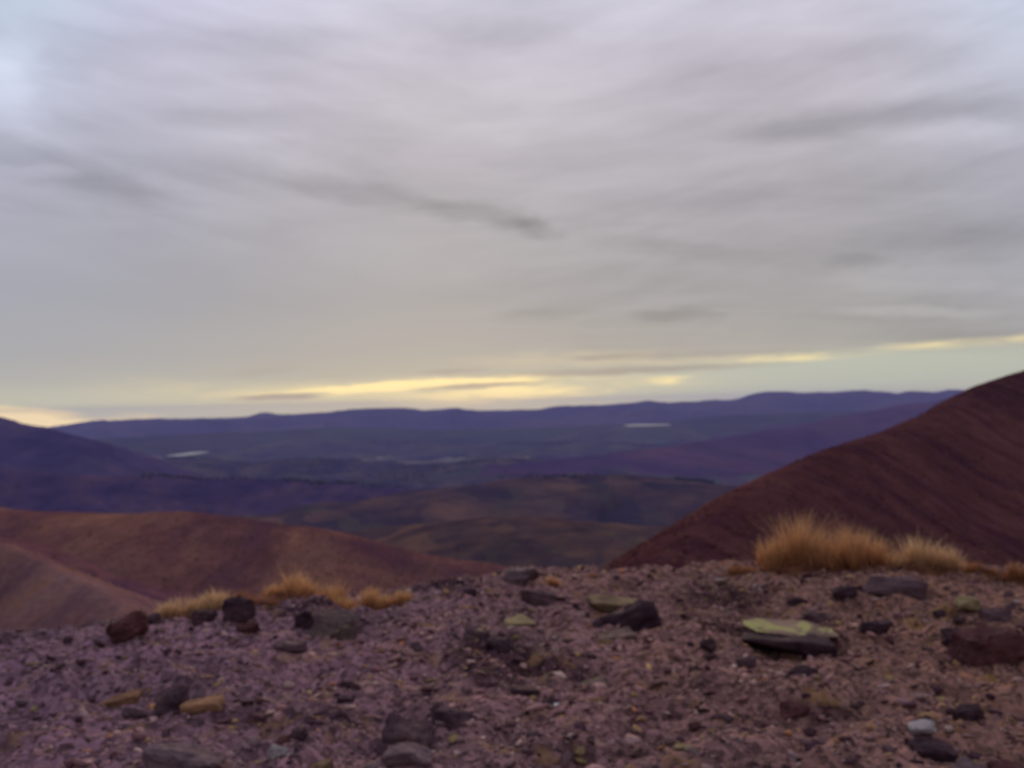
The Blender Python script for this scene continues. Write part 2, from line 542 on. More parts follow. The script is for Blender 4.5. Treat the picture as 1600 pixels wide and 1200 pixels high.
def land_material(name, cols, s1, s2, streak=None, streak_cols=None, fields=None, bump=None):
    m = bpy.data.materials.new(name)
    m.use_nodes = True
    nt = m.node_tree
    nt.nodes.clear()
    g = N(nt)
    out = g.new('ShaderNodeOutputMaterial')
    bs = g.new('ShaderNodeBsdfPrincipled')
    bs.inputs['Roughness'].default_value = 0.95
    bs.inputs['Specular IOR Level'].default_value = 0.0
    nt.links.new(bs.outputs[0], out.inputs[0])
    geo = g.new('ShaderNodeNewGeometry')
    pos = geo.outputs['Position']
    n1 = g.noise(pos, 1.0 / s1, 6, 0.6, 0.6)
    k = len(cols)
    c = g.ramp(n1, [(0.32 + 0.36 * i / (k - 1), cc) for i, cc in enumerate(cols)])
    n2 = g.noise(pos, 1.0 / s2, 5, 0.65)
    v = g.maprange(n2, .3, .7, .72, 1.28, False)
    c = g.mix(1.0, c, g.comb(v, v, v), 'MULTIPLY')
    if fields:
        size, fc, amt, lo, hi = fields
        fv = g.mapping(pos, rot=(0, 0, .5), scale=(.8, .5, 0))
        wob = g.vmath('ADD', fv, g.vmath('MULTIPLY', g.noise(pos, 1 / (size * 2), 3, .5, 0, col=True), (size * 1.3, size * 1.3, 0)))
        cell = g.voronoi(wob, 1.0 / size)
        sp = g.new('ShaderNodeSeparateColor')
        nt.links.new(cell, sp.inputs[0])
        fcol = g.ramp(sp.outputs[0], [(i / len(fc), cc) for i, cc in enumerate(fc)], 'CONSTANT')
        where = g.math('MULTIPLY', g.maprange(g.noise(pos, 1 / (size * 5), 2, .5), lo, hi, 0, 1), amt)
        c = g.mix(where, c, fcol)
    if streak:
        su, sd = streak
        at_ = g.new('ShaderNodeAttribute', attribute_name='fall')
        sv = g.mapping(at_.outputs['Vector'], scale=(1 / su, 1 / sd, 1))
        sv = g.vmath('ADD', sv, g.vmath('MULTIPLY', g.noise(pos, 1 / (su * 4), 3, .5, 0, col=True), (3.0, 3.0, 0)))
        sn = g.noise(sv, 1.0, 5, 0.62, 0.4)
        c = g.mix(g.maprange(sn, .45, .72, 0, .6), c, streak_cols[0])
        c = g.mix(g.maprange(sn, .55, .28, 0, .65), c, streak_cols[1])
    nt.links.new(c, bs.inputs['Base Color'])
    if bump:
        bn = g.new('ShaderNodeBump')
        bn.inputs['Strength'].default_value = 0.6
        bn.inputs['Distance'].default_value = bump[1]
        g.plug(bn.inputs['Height'], g.noise(pos, 1 / bump[0], 6, .65))
        nt.links.new(bn.outputs[0], bs.inputs['Normal'])
    return m


def lin(r, g, b):
    return (r, g, b, 1.0)


M_LAND = {
    'summit_slope': land_material('scree grass', [lin(.07, .03, .028), lin(.14, .07, .06), lin(.20, .11, .09)], 2.5, .3),
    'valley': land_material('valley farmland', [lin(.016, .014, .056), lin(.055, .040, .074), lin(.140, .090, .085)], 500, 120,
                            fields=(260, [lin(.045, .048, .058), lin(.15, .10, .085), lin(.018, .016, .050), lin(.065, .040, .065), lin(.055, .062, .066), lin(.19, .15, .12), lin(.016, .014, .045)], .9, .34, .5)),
    'slope_right': land_material('heather hillside', [lin(.046, .015, .020), lin(.072, .023, .026), lin(.104, .038, .034)], 60, 7,
                                 (9, 160), [lin(.112, .043, .036), lin(.038, .011, .020)], bump=(5, 2.2)),
    'scree_slope': land_material('fine grey scree', [lin(.12, .052, .056), lin(.170, .080, .082), lin(.21, .105, .10)], 9, .5,
                                 (2.5, 90), [lin(.24, .095, .055), lin(.10, .042, .058)], bump=(.5, .25)),
    'hill_left': land_material('bracken hillside', [lin(.075, .027, .036), lin(.140, .050, .044), lin(.215, .084, .052)], 150, 18,
                               (140, 380), [lin(.185, .085, .060), lin(.060, .024, .040)], bump=(16, 6)),
    'hill_left_spur': land_material('bracken spur', [lin(.085, .030, .045), lin(.120, .045, .055), lin(.16, .062, .055)], 60, 8,
                                    (18, 400), [lin(.19, .075, .05), lin(.07, .026, .050)], bump=(6, 2)),
    'gully_hill': land_material('peaty moor', [lin(.026, .013, .032), lin(.036, .017, .036), lin(.05, .025, .035)], 200, 30, bump=(20, 4)),
    'hill_middle': land_material('olive moor', [lin(.030, .016, .022), lin(.070, .033, .027), lin(.130, .060, .036)], 150, 40,
                                 fields=(60, [lin(.040, .026, .034), lin(.072, .055, .034), lin(.042, .022, .030), lin(.10, .052, .038), lin(.12, .056, .040), lin(.036, .024, .032)], .6, .36, .62), bump=(40, 14)),
    'hill_middle_back': land_material('brown moor', [lin(.022, .014, .030), lin(.055, .029, .034), lin(.125, .058, .042)], 260, 60,
                                      fields=(95, [lin(.028, .020, .036), lin(.055, .044, .038), lin(.028, .018, .036), lin(.11, .054, .044), lin(.07, .036, .042)], .6, .36, .62), bump=(60, 20)),
    'ridge_left': land_material('forested ridge', [lin(.032, .022, .082), lin(.062, .039, .100), lin(.115, .066, .102)], 350, 90,  # blue violet of hazy air and lens cast put into the base colour
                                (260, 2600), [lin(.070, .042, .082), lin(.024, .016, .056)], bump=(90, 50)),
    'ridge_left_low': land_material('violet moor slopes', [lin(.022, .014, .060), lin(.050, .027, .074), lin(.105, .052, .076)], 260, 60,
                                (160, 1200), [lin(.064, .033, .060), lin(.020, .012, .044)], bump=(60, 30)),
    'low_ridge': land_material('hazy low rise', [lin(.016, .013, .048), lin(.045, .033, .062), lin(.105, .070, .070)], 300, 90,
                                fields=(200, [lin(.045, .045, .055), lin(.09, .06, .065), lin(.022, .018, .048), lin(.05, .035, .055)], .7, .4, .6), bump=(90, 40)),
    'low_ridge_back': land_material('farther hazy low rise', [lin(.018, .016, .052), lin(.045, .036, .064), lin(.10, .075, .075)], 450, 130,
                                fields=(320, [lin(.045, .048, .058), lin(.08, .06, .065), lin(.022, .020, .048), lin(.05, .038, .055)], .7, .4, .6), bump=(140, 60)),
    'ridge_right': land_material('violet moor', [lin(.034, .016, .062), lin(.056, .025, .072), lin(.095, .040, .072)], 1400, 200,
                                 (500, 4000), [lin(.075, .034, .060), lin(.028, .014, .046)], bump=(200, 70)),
    'ridge_far': land_material('distant range', [lin(.022, .018, .062), lin(.042, .034, .078), lin(.075, .052, .084)], 2200, 400),  # far blue of the haze put into the base colour
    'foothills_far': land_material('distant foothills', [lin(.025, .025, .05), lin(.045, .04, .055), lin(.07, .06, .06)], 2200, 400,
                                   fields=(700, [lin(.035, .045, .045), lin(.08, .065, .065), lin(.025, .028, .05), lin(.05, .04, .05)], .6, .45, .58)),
}
LABEL = {
    'summit_slope': 'stony slope falling away just beyond the gravel summit',
    'valley': 'wide hazy valley floor with fields and dark woods',
    'slope_right': 'steep dark red brown hillside rising to the right edge',
    'scree_slope': 'grey purple scree slope at the lower left edge',
    'hill_left': 'rounded reddish brown hill below the blue ridge on the left',
    'hill_left_spur': 'lower reddish spur between the scree and the rounded brown hill',
    'gully_hill': 'dark hollow just above the middle of the gravel crest',
    'hill_middle': 'olive brown moor low in the centre of the valley',
    'hill_middle_back': 'brown rising moor in mid valley behind the olive moor',
    'ridge_left': 'blue violet ridge peaking at the left edge in front of the far range',
    'ridge_left_low': 'lower dark violet slopes in front of the blue left ridge',
    'low_ridge': 'low dark rise crossing the valley behind the violet slopes',
    'low_ridge_back': 'faint low rise crossing the valley between the lakes',
    'ridge_right': 'violet ridge rising towards the right in front of the far range',
    'ridge_far': 'faint blue mountain range along the horizon',
    'foothills_far': 'low hazy foothills in front of the horizon range',
}
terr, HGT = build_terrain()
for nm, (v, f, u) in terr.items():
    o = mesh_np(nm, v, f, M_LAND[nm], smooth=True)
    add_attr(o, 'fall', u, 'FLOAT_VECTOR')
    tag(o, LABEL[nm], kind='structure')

_lr = np.log(np.maximum(rr, 1e-3))


def terrain_z(x, y):
    r = np.hypot(x, y)
    a = np.arctan2(x, y)
    i = np.clip(np.searchsorted(rr, r) - 1, 0, len(rr) - 2)
    j = np.clip(np.searchsorted(azs, a) - 1, 0, len(azs) - 2)
    ti = (r - rr[i]) / (rr[i + 1] - rr[i])
    tj = (a - azs[j]) / (azs[j + 1] - azs[j])
    return ((HGT[i, j] * (1 - tj) + HGT[i, j + 1] * tj) * (1 - ti) + (HGT[i + 1, j] * (1 - tj) + HGT[i + 1, j + 1] * tj) * ti)


# ------------------------------------------------------------------ lakes
def simple_mat(name, col, rough=.9, spec=.2, metal=0.0):
    m = bpy.data.materials.new(name)
    m.use_nodes = True
    b = m.node_tree.nodes['Principled BSDF']
    b.inputs['Base Color'].default_value = col
    b.inputs['Roughness'].default_value = rough
    b.inputs['Specular IOR Level'].default_value = spec
    b.inputs['Metallic'].default_value = metal
    return m, b


m_water, wb = simple_mat('lake water', lin(.10, .11, .12), .5, .3)
gw = N(m_water.node_tree)
bn = gw.new('ShaderNodeBump')
bn.inputs['Strength'].default_value = .25
bn.inputs['Distance'].default_value = .3
geo = gw.new('ShaderNodeNewGeometry')
gw.plug(bn.inputs['Height'], gw.noise(geo.outputs['Position'], .05, 3))
m_water.node_tree.links.new(bn.outputs[0], wb.inputs['Normal'])
lake_lab = ['long pale lake at the foot of the left ridge', 'small pale pond in the middle of the valley', 'thin pale lake below the far range right of centre']
for k, (lx, ly, ll, dist) in enumerate(LAKES):
    c = at(lx, ly, dist)
    R = ll / FPX * dist * .5
    n = 72
    t = np.linspace(0, 2 * math.pi, n, endpoint=False)
    wob = 1 + .28 * fbm(np.cos(t) * 1.6 + k * 5, np.sin(t) * 1.6, 4, 90 + k)
    depth = [8.0, 3.0, 3.0][k]
    vx = c[0] + R * wob * np.cos(t)
    vy = c[1] + R * depth * .5 * wob * np.sin(t)
    v = np.stack([vx, vy, np.full(n, c[2])], 1)
    lo = v.copy()
    lo[:, 2] -= 9
    me = bpy.data.meshes.new('lake')
    me.from_pydata([tuple(q) for q in v] + [tuple(q) for q in lo], [], [list(range(n))] + [[i, i + n, (i + 1) % n + n, (i + 1) % n] for i in range(n)])
    me.materials.append(m_water)
    o = bpy.data.objects.new('lake', me)
    COL.objects.link(o)
    tag(o, lake_lab[k], kind='structure')

# ------------------------------------------------------------------ woods in the valley: countless conifers, one object per scene
rng = np.random.RandomState(5)


def cones(cx, cy, cz, hgt, rad, sides=6):
    n = len(cx)
    t = np.linspace(0, 2 * math.pi, sides, endpoint=False)
    rings = []
    for (zz, rr_) in ((.0, .35), (.12, 1.0), (.55, .55)):
        jit = 1 + .25 * rng.randn(n, sides)
        rx = cx[:, None] + rad[:, None] * rr_ * jit * np.cos(t)
        ry = cy[:, None] + rad[:, None] * rr_ * jit * np.sin(t)
        rz = cz[:, None] + hgt[:, None] * zz + 0 * rx
        rings.append(np.stack([rx, ry, rz], 2))
    tip = np.stack([cx, cy, cz + hgt], 1)[:, None, :]
    V = np.concatenate(rings + [tip], 1)
    k = V.shape[1]
    F = []
    for a in range(2):
        for i in range(sides):
            j = (i + 1) % sides
            F.append((a * sides + i, a * sides + j, (a + 1) * sides + j))
            F.append((a * sides + i, (a + 1) * sides + j, (a + 1) * sides + i))
    for i in range(sides):
        F.append((2 * sides + i, 2 * sides + (i + 1) % sides, 3 * sides))
    F = np.array(F)
    return V.reshape(-1, 3), (F[None] + (np.arange(n) * k)[:, None, None]).reshape(-1, 3)


m_wood = land_material('conifer green', [lin(.016, .014, .028), lin(.024, .022, .034), lin(.032, .030, .036)], 60, 9)
patches = [(430, 700, 9500, 110, 600), (520, 712, 8500, 90, 300), (720, 708, 9800, 120, 400), (780, 716, 9000, 90, 250), (500, 735, 7200, 100, 300),
           (880, 700, 11000, 120, 500), (640, 743, 6600, 140, 260), (700, 722, 8200, 160, 200), (560, 704, 9900, 140, 300), (350, 716, 8800, 60, 300),
           (420, 690, 11400, 160, 250), (620, 690, 11900, 180, 250), (830, 690, 11400, 160, 250), (360, 722, 7700, 140, 160), (540, 720, 7700, 160, 160), (760, 722, 7300, 150, 160), (300, 745, 4150, 150, 130), (520, 752, 4200, 160, 120), (900, 742, 4250, 120, 120),
           (460, 728, 7600, 120, 300), (660, 735, 7000, 150, 220), (830, 735, 6400, 120, 300), (740, 700, 10500, 130, 400), (950, 712, 8200, 110, 300), (480, 704, 10200, 120, 400), (1000, 690, 9500, 130, 300), (600, 752, 5900, 120, 200),
           (1100, 770, 4700, 60, 260), (1080, 778, 4300, 50, 90), (1140, 764, 5200, 60, 200)]
CX, CY = [], []
for (ppx, ppy, dist, wpx, dep) in patches:
    c = at(ppx, ppy, dist)
    n = 520
    W_ = wpx / FPX * dist * .5
    qx = rng.uniform(-1.6, 1.6, n)
    qy = rng.uniform(-1.6, 1.6, n)
    ok = fbm(qx * 1.6 + ppx, qy * 1.6 + ppy, 3, 77) * .9 + 1.0 - np.hypot(qx, qy) * .9 > .15
    CX.append(c[0] + qx[ok] * W_)
    CY.append(c[1] + qy[ok] * dep)
CX = np.concatenate(CX)
CY = np.concatenate(CY)
CZ = terrain_z(CX, CY) - 1.0
hh = rng.uniform(8, 17, len(CX))
v, f = cones(CX, CY, CZ, hh, hh * rng.uniform(.28, .42, len(CX)))
o = mesh_np('woodland', v, f, m_wood)
tag(o, 'scattered dark conifer woods on the valley floor and mid valley moors', 'woodland', kind='stuff')


# --- ground vegetation on the nearer slopes: heather and grass clumps beyond counting
phi = (1 + 5 ** .5) / 2
ICO = np.array([(-1, phi, 0), (1, phi, 0), (-1, -phi, 0), (1, -phi, 0), (0, -1, phi), (0, 1, phi), (0, -1, -phi), (0, 1, -phi), (phi, 0, -1), (phi, 0, 1), (-phi, 0, -1), (-phi, 0, 1)]) / math.sqrt(1 + phi * phi)
ICF = np.array([(0, 11, 5), (0, 5, 1), (0, 1, 7), (0, 7, 10), (0, 10, 11), (1, 5, 9), (5, 11, 4), (11, 10, 2), (10, 7, 6), (7, 1, 8), (3, 9, 4), (3, 4, 2), (3, 2, 6), (3, 6, 8), (3, 8, 9), (4, 9, 5), (2, 4, 11), (6, 2, 10), (8, 6, 7), (9, 8, 1)])


def attr_mat(name, attr, rough=.95, spec=0.0, nscale=60):
    m = bpy.data.materials.new(name)
    m.use_nodes = True
    nt = m.node_tree
    bs = nt.nodes['Principled BSDF']
    bs.inputs['Roughness'].default_value = rough
    bs.inputs['Specular IOR Level'].default_value = spec
    g = N(nt)
    a = g.new('ShaderNodeAttribute', attribute_name=attr)
    geo = g.new('ShaderNodeNewGeometry')
    v = g.maprange(g.noise(geo.outputs['Position'], nscale, 4, .6), .3, .7, .75, 1.25, False)
    nt.links.new(g.mix(1.0, a.outputs['Color'], g.comb(v, v, v), 'MULTIPLY'), bs.inputs['Base Color'])
    return m


def clumps(key, n, rmax, smin, smax, pal, name, label, cat, cover_scale, cover_min, flat=.5):
    V, F_, U = terr[key]
    c = V[F_].mean(1)
    e1 = V[F_[:, 1]] - V[F_[:, 0]]
    e2 = V[F_[:, 3]] - V[F_[:, 0]]
    area = np.linalg.norm(np.cross(e1, e2), axis=1)
    r = np.hypot(c[:, 0], c[:, 1])
    az = np.degrees(np.arctan2(c[:, 0], c[:, 1]))
    p = area * (np.abs(az) < 34) * (r < rmax) / r ** 1.0
    p = p / p.sum()
    fi = rng.choice(len(F_), n, p=p)
    a, b = rng.rand(n, 1), rng.rand(n, 1)
    q = V[F_[fi, 0]] * (1 - a) * (1 - b) + V[F_[fi, 1]] * a * (1 - b) + V[F_[fi, 2]] * a * b + V[F_[fi, 3]] * (1 - a) * b
    cov = fbm(q[:, 0] / cover_scale, q[:, 1] / cover_scale, 4, 70)
    q = q[cov > cover_min]
    n = len(q)
    s_ = rng.uniform(smin, smax, n) * (.7 + .6 * rng.rand(n))
    sc = np.stack([s_, s_ * rng.uniform(.7, 1.2, n), s_ * flat * rng.uniform(.6, 1.3, n)], 1)
    P = ICO[None] * (1 + .25 * rng.randn(n, 12, 1)) * sc[:, None] + q[:, None]
    ci = rng.randint(0, len(pal), n)
    C_ = np.array(pal)[ci] * rng.uniform(.7, 1.3, (n, 1))
    C_ = np.repeat(np.concatenate([C_, np.ones((n, 1))], 1), 12, 0)
    o = mesh_np(name, P.reshape(-1, 3), (ICF[None] + (np.arange(n) * 12)[:, None, None]).reshape(-1, 3), attr_mat(name, 'tint', nscale=.8))
    add_attr(o, 'tint', C_)
    tag(o, label, cat, kind='stuff')


clumps('slope_right', 22000, 620, .25, .75, [(.050, .014, .018), (.065, .020, .022), (.10, .036, .030), (.13, .05, .036), (.08, .026, .026)],
       'heather', 'dark heather and tawny grass clumps covering the steep right hillside', 'heather', 30, -.12)
clumps('hill_left', 24000, 1400, .6, 1.7, [(.085, .030, .036), (.12, .044, .042), (.165, .064, .050), (.20, .085, .054), (.13, .048, .042)],
       'bracken', 'bracken and heather clumps over the rounded brown hill', 'bracken', 150, -.3, .3)
clumps('scree_slope', 9000, 130, .06, .28, [(.10, .05, .06), (.16, .08, .09), (.24, .13, .12), (.07, .035, .045), (.26, .12, .06)],
       'scree', 'loose stones and grass clumps on the lower left scree slope', 'scree', 9, -.1, .5)

# ------------------------------------------------------------------ the gravel summit in front
def gravel_material():
    m = bpy.data.materials.new('summit gravel')
    m.use_nodes = True
    nt = m.node_tree
    nt.nodes.clear()
    g = N(nt)
    out = g.new('ShaderNodeOutputMaterial')
    bs = g.new('ShaderNodeBsdfPrincipled')
    bs.inputs['Roughness'].default_value = .92
    bs.inputs['Specular IOR Level'].default_value = .04
    nt.links.new(bs.outputs[0], out.inputs[0])
    geo = g.new('ShaderNodeNewGeometry')
    pos = geo.outputs['Position']
    big = g.noise(pos, 1.3, 5, .6, .5)
    c = g.ramp(big, [(.36, lin(.055, .024, .026)), (.44, lin(.160, .082, .076)), (.58, lin(.205, .102, .098)), (.72, lin(.23, .118, .085))])
    cell = g.voronoi(g.mapping(pos, scale=(1, 1, .4)), 42)
    sp = g.new('ShaderNodeSeparateColor')
    nt.links.new(cell, sp.inputs[0])
    v = g.maprange(sp.outputs[0], 0, 1, .45, 1.65, False)
    c = g.mix(1.0, c, g.comb(v, v, v), 'MULTIPLY')
    c = g.mix(g.maprange(g.noise(pos, 5, 4, .6), .56, .68, 0, .6), c, lin(.26, .135, .055))
    # lens colour cast put into the ground tint: violet at left, rusty at right
    px_ = g.new('ShaderNodeSeparateXYZ')
    nt.links.new(pos, px_.inputs[0])
    band = g.maprange(g.math('ADD', px_.outputs[0], g.math('MULTIPLY', big, 1.5)), -1.8, 3.2, 0, 1)
    c = g.mix(1.0, c, g.mix(band, lin(1.0, .96, 1.36), lin(1.04, .93, .76)), 'MULTIPLY')
    nt.links.new(c, bs.inputs['Base Color'])
    bn = g.new('ShaderNodeBump')
    bn.inputs['Strength'].default_value = .8
    bn.inputs['Distance'].default_value = .012
    g.plug(bn.inputs['Height'], g.noise(pos, 70, 5, .7))
    nt.links.new(bn.outputs[0], bs.inputs['Normal'])
    return m


gx = np.linspace(-6.2, 6.6, 900)
gy = np.linspace(1.2, 10.5, 700)
GX, GY = np.meshgrid(gx, gy, indexing='ij')


def summit_detail(x, y):
    lum = fbm(x * 4.2, y * 4.2, 5, 31, .6)
    ridg = 1 - np.abs(fbm(x * 2.2, y * 2.2, 4, 33))
    return .046 * lum + .13 * (ridg - .85) + .03 * np.minimum(fbm(x * 5.5 + 9, y * 9, 3, 37), 0) + .012 * fbm(x * 26, y * 26, 3, 35, .7)


GZ = summit(GX, GY) + summit_detail(GX, GY)
edge = np.minimum.reduce([GX - gx[0], gx[-1] - GX, GY - gy[0], gy[-1] - GY])
GZ -= np.clip(.4 - edge, 0, .4) * .6
na_, nb_ = GX.shape
vid = np.arange(na_ * nb_).reshape(na_, nb_)
F = np.stack([vid[:-1, :-1].ravel(), vid[1:, :-1].ravel(), vid[1:, 1:].ravel(), vid[:-1, 1:].ravel()], 1)
o = mesh_np('ground', np.stack([GX.ravel(), GY.ravel(), GZ.ravel()], 1), F, gravel_material(), smooth=True)
tag(o, 'stony purple brown gravel summit in the foreground', kind='structure')


def gz(x, y):
    x = np.asarray(x, dtype=float)
    y = np.asarray(y, dtype=float)
    return summit(x, y) + summit_detail(x, y)


# --- loose gravel: countless small angular chips with their own colours, one object
def stone_mat():
    m = bpy.data.materials.new('loose chips')
    m.use_nodes = True
    nt = m.node_tree
    bs = nt.nodes['Principled BSDF']
    bs.inputs['Roughness'].default_value = .9
    bs.inputs['Specular IOR Level'].default_value = .05
    g = N(nt)
    a = g.new('ShaderNodeAttribute', attribute_name='chip')
    geo = g.new('ShaderNodeNewGeometry')
    n = g.noise(geo.outputs['Position'], 60, 4, .6)
    v = g.maprange(n, .3, .7, .75, 1.25, False)
    nt.links.new(g.mix(1.0, a.outputs['Color'], g.comb(v, v, v), 'MULTIPLY'), bs.inputs['Base Color'])
    return m


PAL = np.array([(.165, .085, .095), (.13, .062, .072), (.20, .112, .115), (.085, .038, .048), (.045, .019, .028), (.26, .16, .155),
                (.20, .105, .060), (.24, .15, .07), (.24, .095, .050), (.42, .33, .32), (.15, .10, .045)])
PW = np.array([.19, .16, .17, .16, .19, .07, .040, .018, .020, .002, .006])
PW = PW / PW.sum()

def chips(n, smin, smax, power, xr=(-5.2, 5.8), yr=(2.2, 9.5)):
    az = rng.uniform(-.64, .68, n)
    rd = np.sqrt(rng.uniform(2.3 ** 2, 8.6 ** 2, n))
    x = rd * np.tan(az)
    y = rd
    s = smin * (1 - rng.rand(n) * (1 - (smin / smax) ** power)) ** (-1 / power)
    sc = np.stack([s * rng.uniform(.8, 1.5, n), s * rng.uniform(.6, 1.1, n), s * rng.uniform(.16, .5, n)], 1)
    V = ICO[None] * (1 + .28 * rng.randn(n, 12, 1)) * sc[:, None]
    V = np.clip(V, -sc[:, None] * .72, sc[:, None] * .72)
    tx = rng.normal(0, .35, n)
    ct, st = np.cos(tx)[:, None], np.sin(tx)[:, None]
    yv = V[..., 1] * ct - V[..., 2] * st
    zv = V[..., 1] * st + V[..., 2] * ct
    ty = rng.normal(0, .3, n)
    ct, st = np.cos(ty)[:, None], np.sin(ty)[:, None]
    xv = V[..., 0] * ct + zv * st
    zv = -V[..., 0] * st + zv * ct
    a = rng.uniform(0, 6.283, n)
    ca, sa = np.cos(a)[:, None], np.sin(a)[:, None]
    wx = xv * ca - yv * sa + x[:, None]
    wy = xv * sa + yv * ca + y[:, None]
    wz = zv + (gz(x, y) + sc[:, 2] * .35)[:, None]
    P = np.stack([wx, wy, wz], 2).reshape(-1, 3)
    F_ = (ICF[None] + (np.arange(n) * 12)[:, None, None]).reshape(-1, 3)
    ci = rng.choice(len(PAL), n, p=PW)
    tone = fbm(x * 1.3, y * 1.3, 3, 81)[:, None]            # rust stained and greyer patches of stone
    C_ = PAL[ci] * rng.uniform(.62, 1.5, (n, 1)) * (1 + .35 * tone) * (1.16 + (tone + x[:, None] * .16) * np.array([[.10, -.08, -.24]])) * np.array([[1.10, 1.05, .97]])  # x term puts the lens colour cast into the chip colours
    C_ = np.repeat(np.concatenate([C_, np.ones((n, 1))], 1), 12, 0)
    return P, F_, C_


P1, F1, C1 = chips(70000, .005, .036, 2.3)
P2, F2, C2 = chips(1800, .020, .050, 2.8)
P1, F1, C1 = np.concatenate([P1, P2]), np.concatenate([F1, F2 + len(P1)]), np.concatenate([C1, C2 * np.array([.8, .78, .8, 1])])
m_chip = stone_mat()
o = mesh_np('gravel', P1, F1, m_chip)
add_attr(o, 'chip', C1)
tag(o, 'loose angular stone chips scattered over the summit ground', 'gravel', kind='stuff')


# ------------------------------------------------------------------ rocks, each a thing of its own
def rock_material(name, c0, c1, lichen=None, amount=.5, scale=9):
    m = bpy.data.materials.new(name)
    m.use_nodes = True
    nt = m.node_tree
    nt.nodes.clear()
    g = N(nt)
    out = g.new('ShaderNodeOutputMaterial')
    bs = g.new('ShaderNodeBsdfPrincipled')
    bs.inputs['Roughness'].default_value = .88
    bs.inputs['Specular IOR Level'].default_value = .05
    nt.links.new(bs.outputs[0], out.inputs[0])
    tc = g.new('ShaderNodeTexCoord')
    oi = g.new('ShaderNodeObjectInfo')
    p = g.vmath('ADD', tc.outputs['Object'], g.comb(oi.outputs['Random'], 0.0, 0.0))
    c = g.ramp(g.noise(p, scale, 6, .62, .6), [(.35, c0), (.65, c1)])
    # thin bedding lines of the slate
    bd = g.noise(g.mapping(p, scale=(2, 2, 30)), 3, 3, .5)
    v = g.maprange(bd, .35, .65, .72, 1.2, False)
    c = g.mix(1.0, c, g.comb(v, v, v), 'MULTIPLY')
    if lichen:
        # lichen grows on the exposed upper surfaces of the stone
        geo = g.new('ShaderNodeNewGeometry')
        sp = g.new('ShaderNodeSeparateXYZ')
        nt.links.new(geo.outputs['Normal'], sp.inputs[0])
        up = g.maprange(sp.outputs[2], .35, .8, 0, 1)
        ln = g.maprange(g.noise(p, scale * 1.3, 5, .65, .8), .62 - amount * .3, .70 - amount * .3, 0, 1)
        c = g.mix(g.math('MULTIPLY', up, ln), c, lichen)
    nt.links.new(c, bs.inputs['Base Color'])
    bn = g.new('ShaderNodeBump')
    bn.inputs['Strength'].default_value = .7
    bn.inputs['Distance'].default_value = .01
    g.plug(bn.inputs['Height'], g.noise(p, scale * 4, 6, .65))
    nt.links.new(bn.outputs[0], bs.inputs['Normal'])
    return m


MR = {
    'dark': rock_material('dark slate', lin(.055, .025, .034), lin(.115, .060, .064)),
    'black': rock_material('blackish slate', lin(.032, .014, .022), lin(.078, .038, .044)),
    'red': rock_material('red brown stone', lin(.060, .020, .024), lin(.11, .040, .040)),
    'grey': rock_material('violet grey stone', lin(.10, .055, .065), lin(.17, .10, .105)),
    'pale': rock_material('pale quartz stone', lin(.24, .17, .17), lin(.34, .26, .26)),
    'white': rock_material('white quartz', lin(.55, .50, .52), lin(.68, .64, .66)),
    'orange': rock_material('orange rusty stone', lin(.16, .07, .045), lin(.26, .12, .065)),
    'tan': rock_material('tan stone', lin(.20, .13, .07), lin(.28, .19, .10)),
    'lichen': rock_material('lichened slate', lin(.08, .04, .045), lin(.15, .085, .07), lin(.28, .20, .07), .25, 7),
    'lichen_thin': rock_material('thinly lichened slate', lin(.08, .042, .048), lin(.15, .09, .08), lin(.20, .135, .06), .2, 9),
    'yellow': rock_material('yellow lichened stone', lin(.12, .065, .045), lin(.20, .12, .07), lin(.32, .24, .08), .15, 10),
    'slab': rock_material('tan lichened slab', lin(.13, .070, .058), lin(.24, .14, .105), lin(.33, .27, .10), .40, 4),
}
MOSS = MR['yellow']


def rock_mesh(seed, sx, sy, sz, blocky=.6, rough=.06, npts=22):
    """angular rock: hull of random points in a rounded box, bevelled, split and roughened; base at z=0"""
    r = random.Random(seed)
    bm = bmesh.new()
    for _ in range(npts):
        v = Vector((r.gauss(0, 1), r.gauss(0, 1), r.gauss(0, 1))).normalized()
        e = 1 - blocky
        w = Vector([math.copysign(abs(c) ** max(e, .15), c) for c in v])
        mxx = max(abs(c) for c in w)
        w = w / (mxx ** (blocky))
        w *= r.uniform(.78, 1.0)
        bm.verts.new(w)
    res = bmesh.ops.convex_hull(bm, input=bm.verts)
    bmesh.ops.delete(bm, geom=[g_ for g_ in res['geom_interior'] if isinstance(g_, bmesh.types.BMVert)], context='VERTS')
    bmesh.ops.dissolve_limit(bm, angle_limit=math.radians(12), verts=bm.verts, edges=bm.edges)
    for v in bm.verts:
        v.co = Vector((v.co.x * sx / 2, v.co.y * sy / 2, v.co.z * sz / 2))
    m_ = min(sx, sy, sz)
    bmesh.ops.bevel(bm, geom=list(bm.edges), offset=m_ * .05, segments=1, affect='EDGES', profile=.5)
    bmesh.ops.triangulate(bm, faces=bm.faces)
    for _ in range(3):
        lim = max(sx, sy) * .06
        es = [e_ for e_ in bm.edges if e_.calc_length() > lim]
        if es:
            bmesh.ops.subdivide_edges(bm, edges=es, cuts=1)
            bmesh.ops.triangulate(bm, faces=bm.faces)
    from mathutils import noise as mn
    off = Vector((seed * 1.7, seed * .3, 0))
    for v in bm.verts:
        q = v.co / max(sx, sy) * 5 + off
        d = mn.noise_vector(q * .6) * (rough * m_ * 2.6) + mn.noise_vector(q * 1.6) * (rough * m_ * 1.4) + mn.noise_vector(q * 4) * (rough * m_ * .8)
        q2 = mn.cell(q * 1.3)
        d *= .8 + .5 * q2
        v.co += d
    zmin = min(v.co.z for v in bm.verts)
    for v in bm.verts:
        v.co.z -= zmin
    bm.normal_update()
    me = bpy.data.meshes.new('rock')
    bm.to_mesh(me)
    bm.free()
    return me


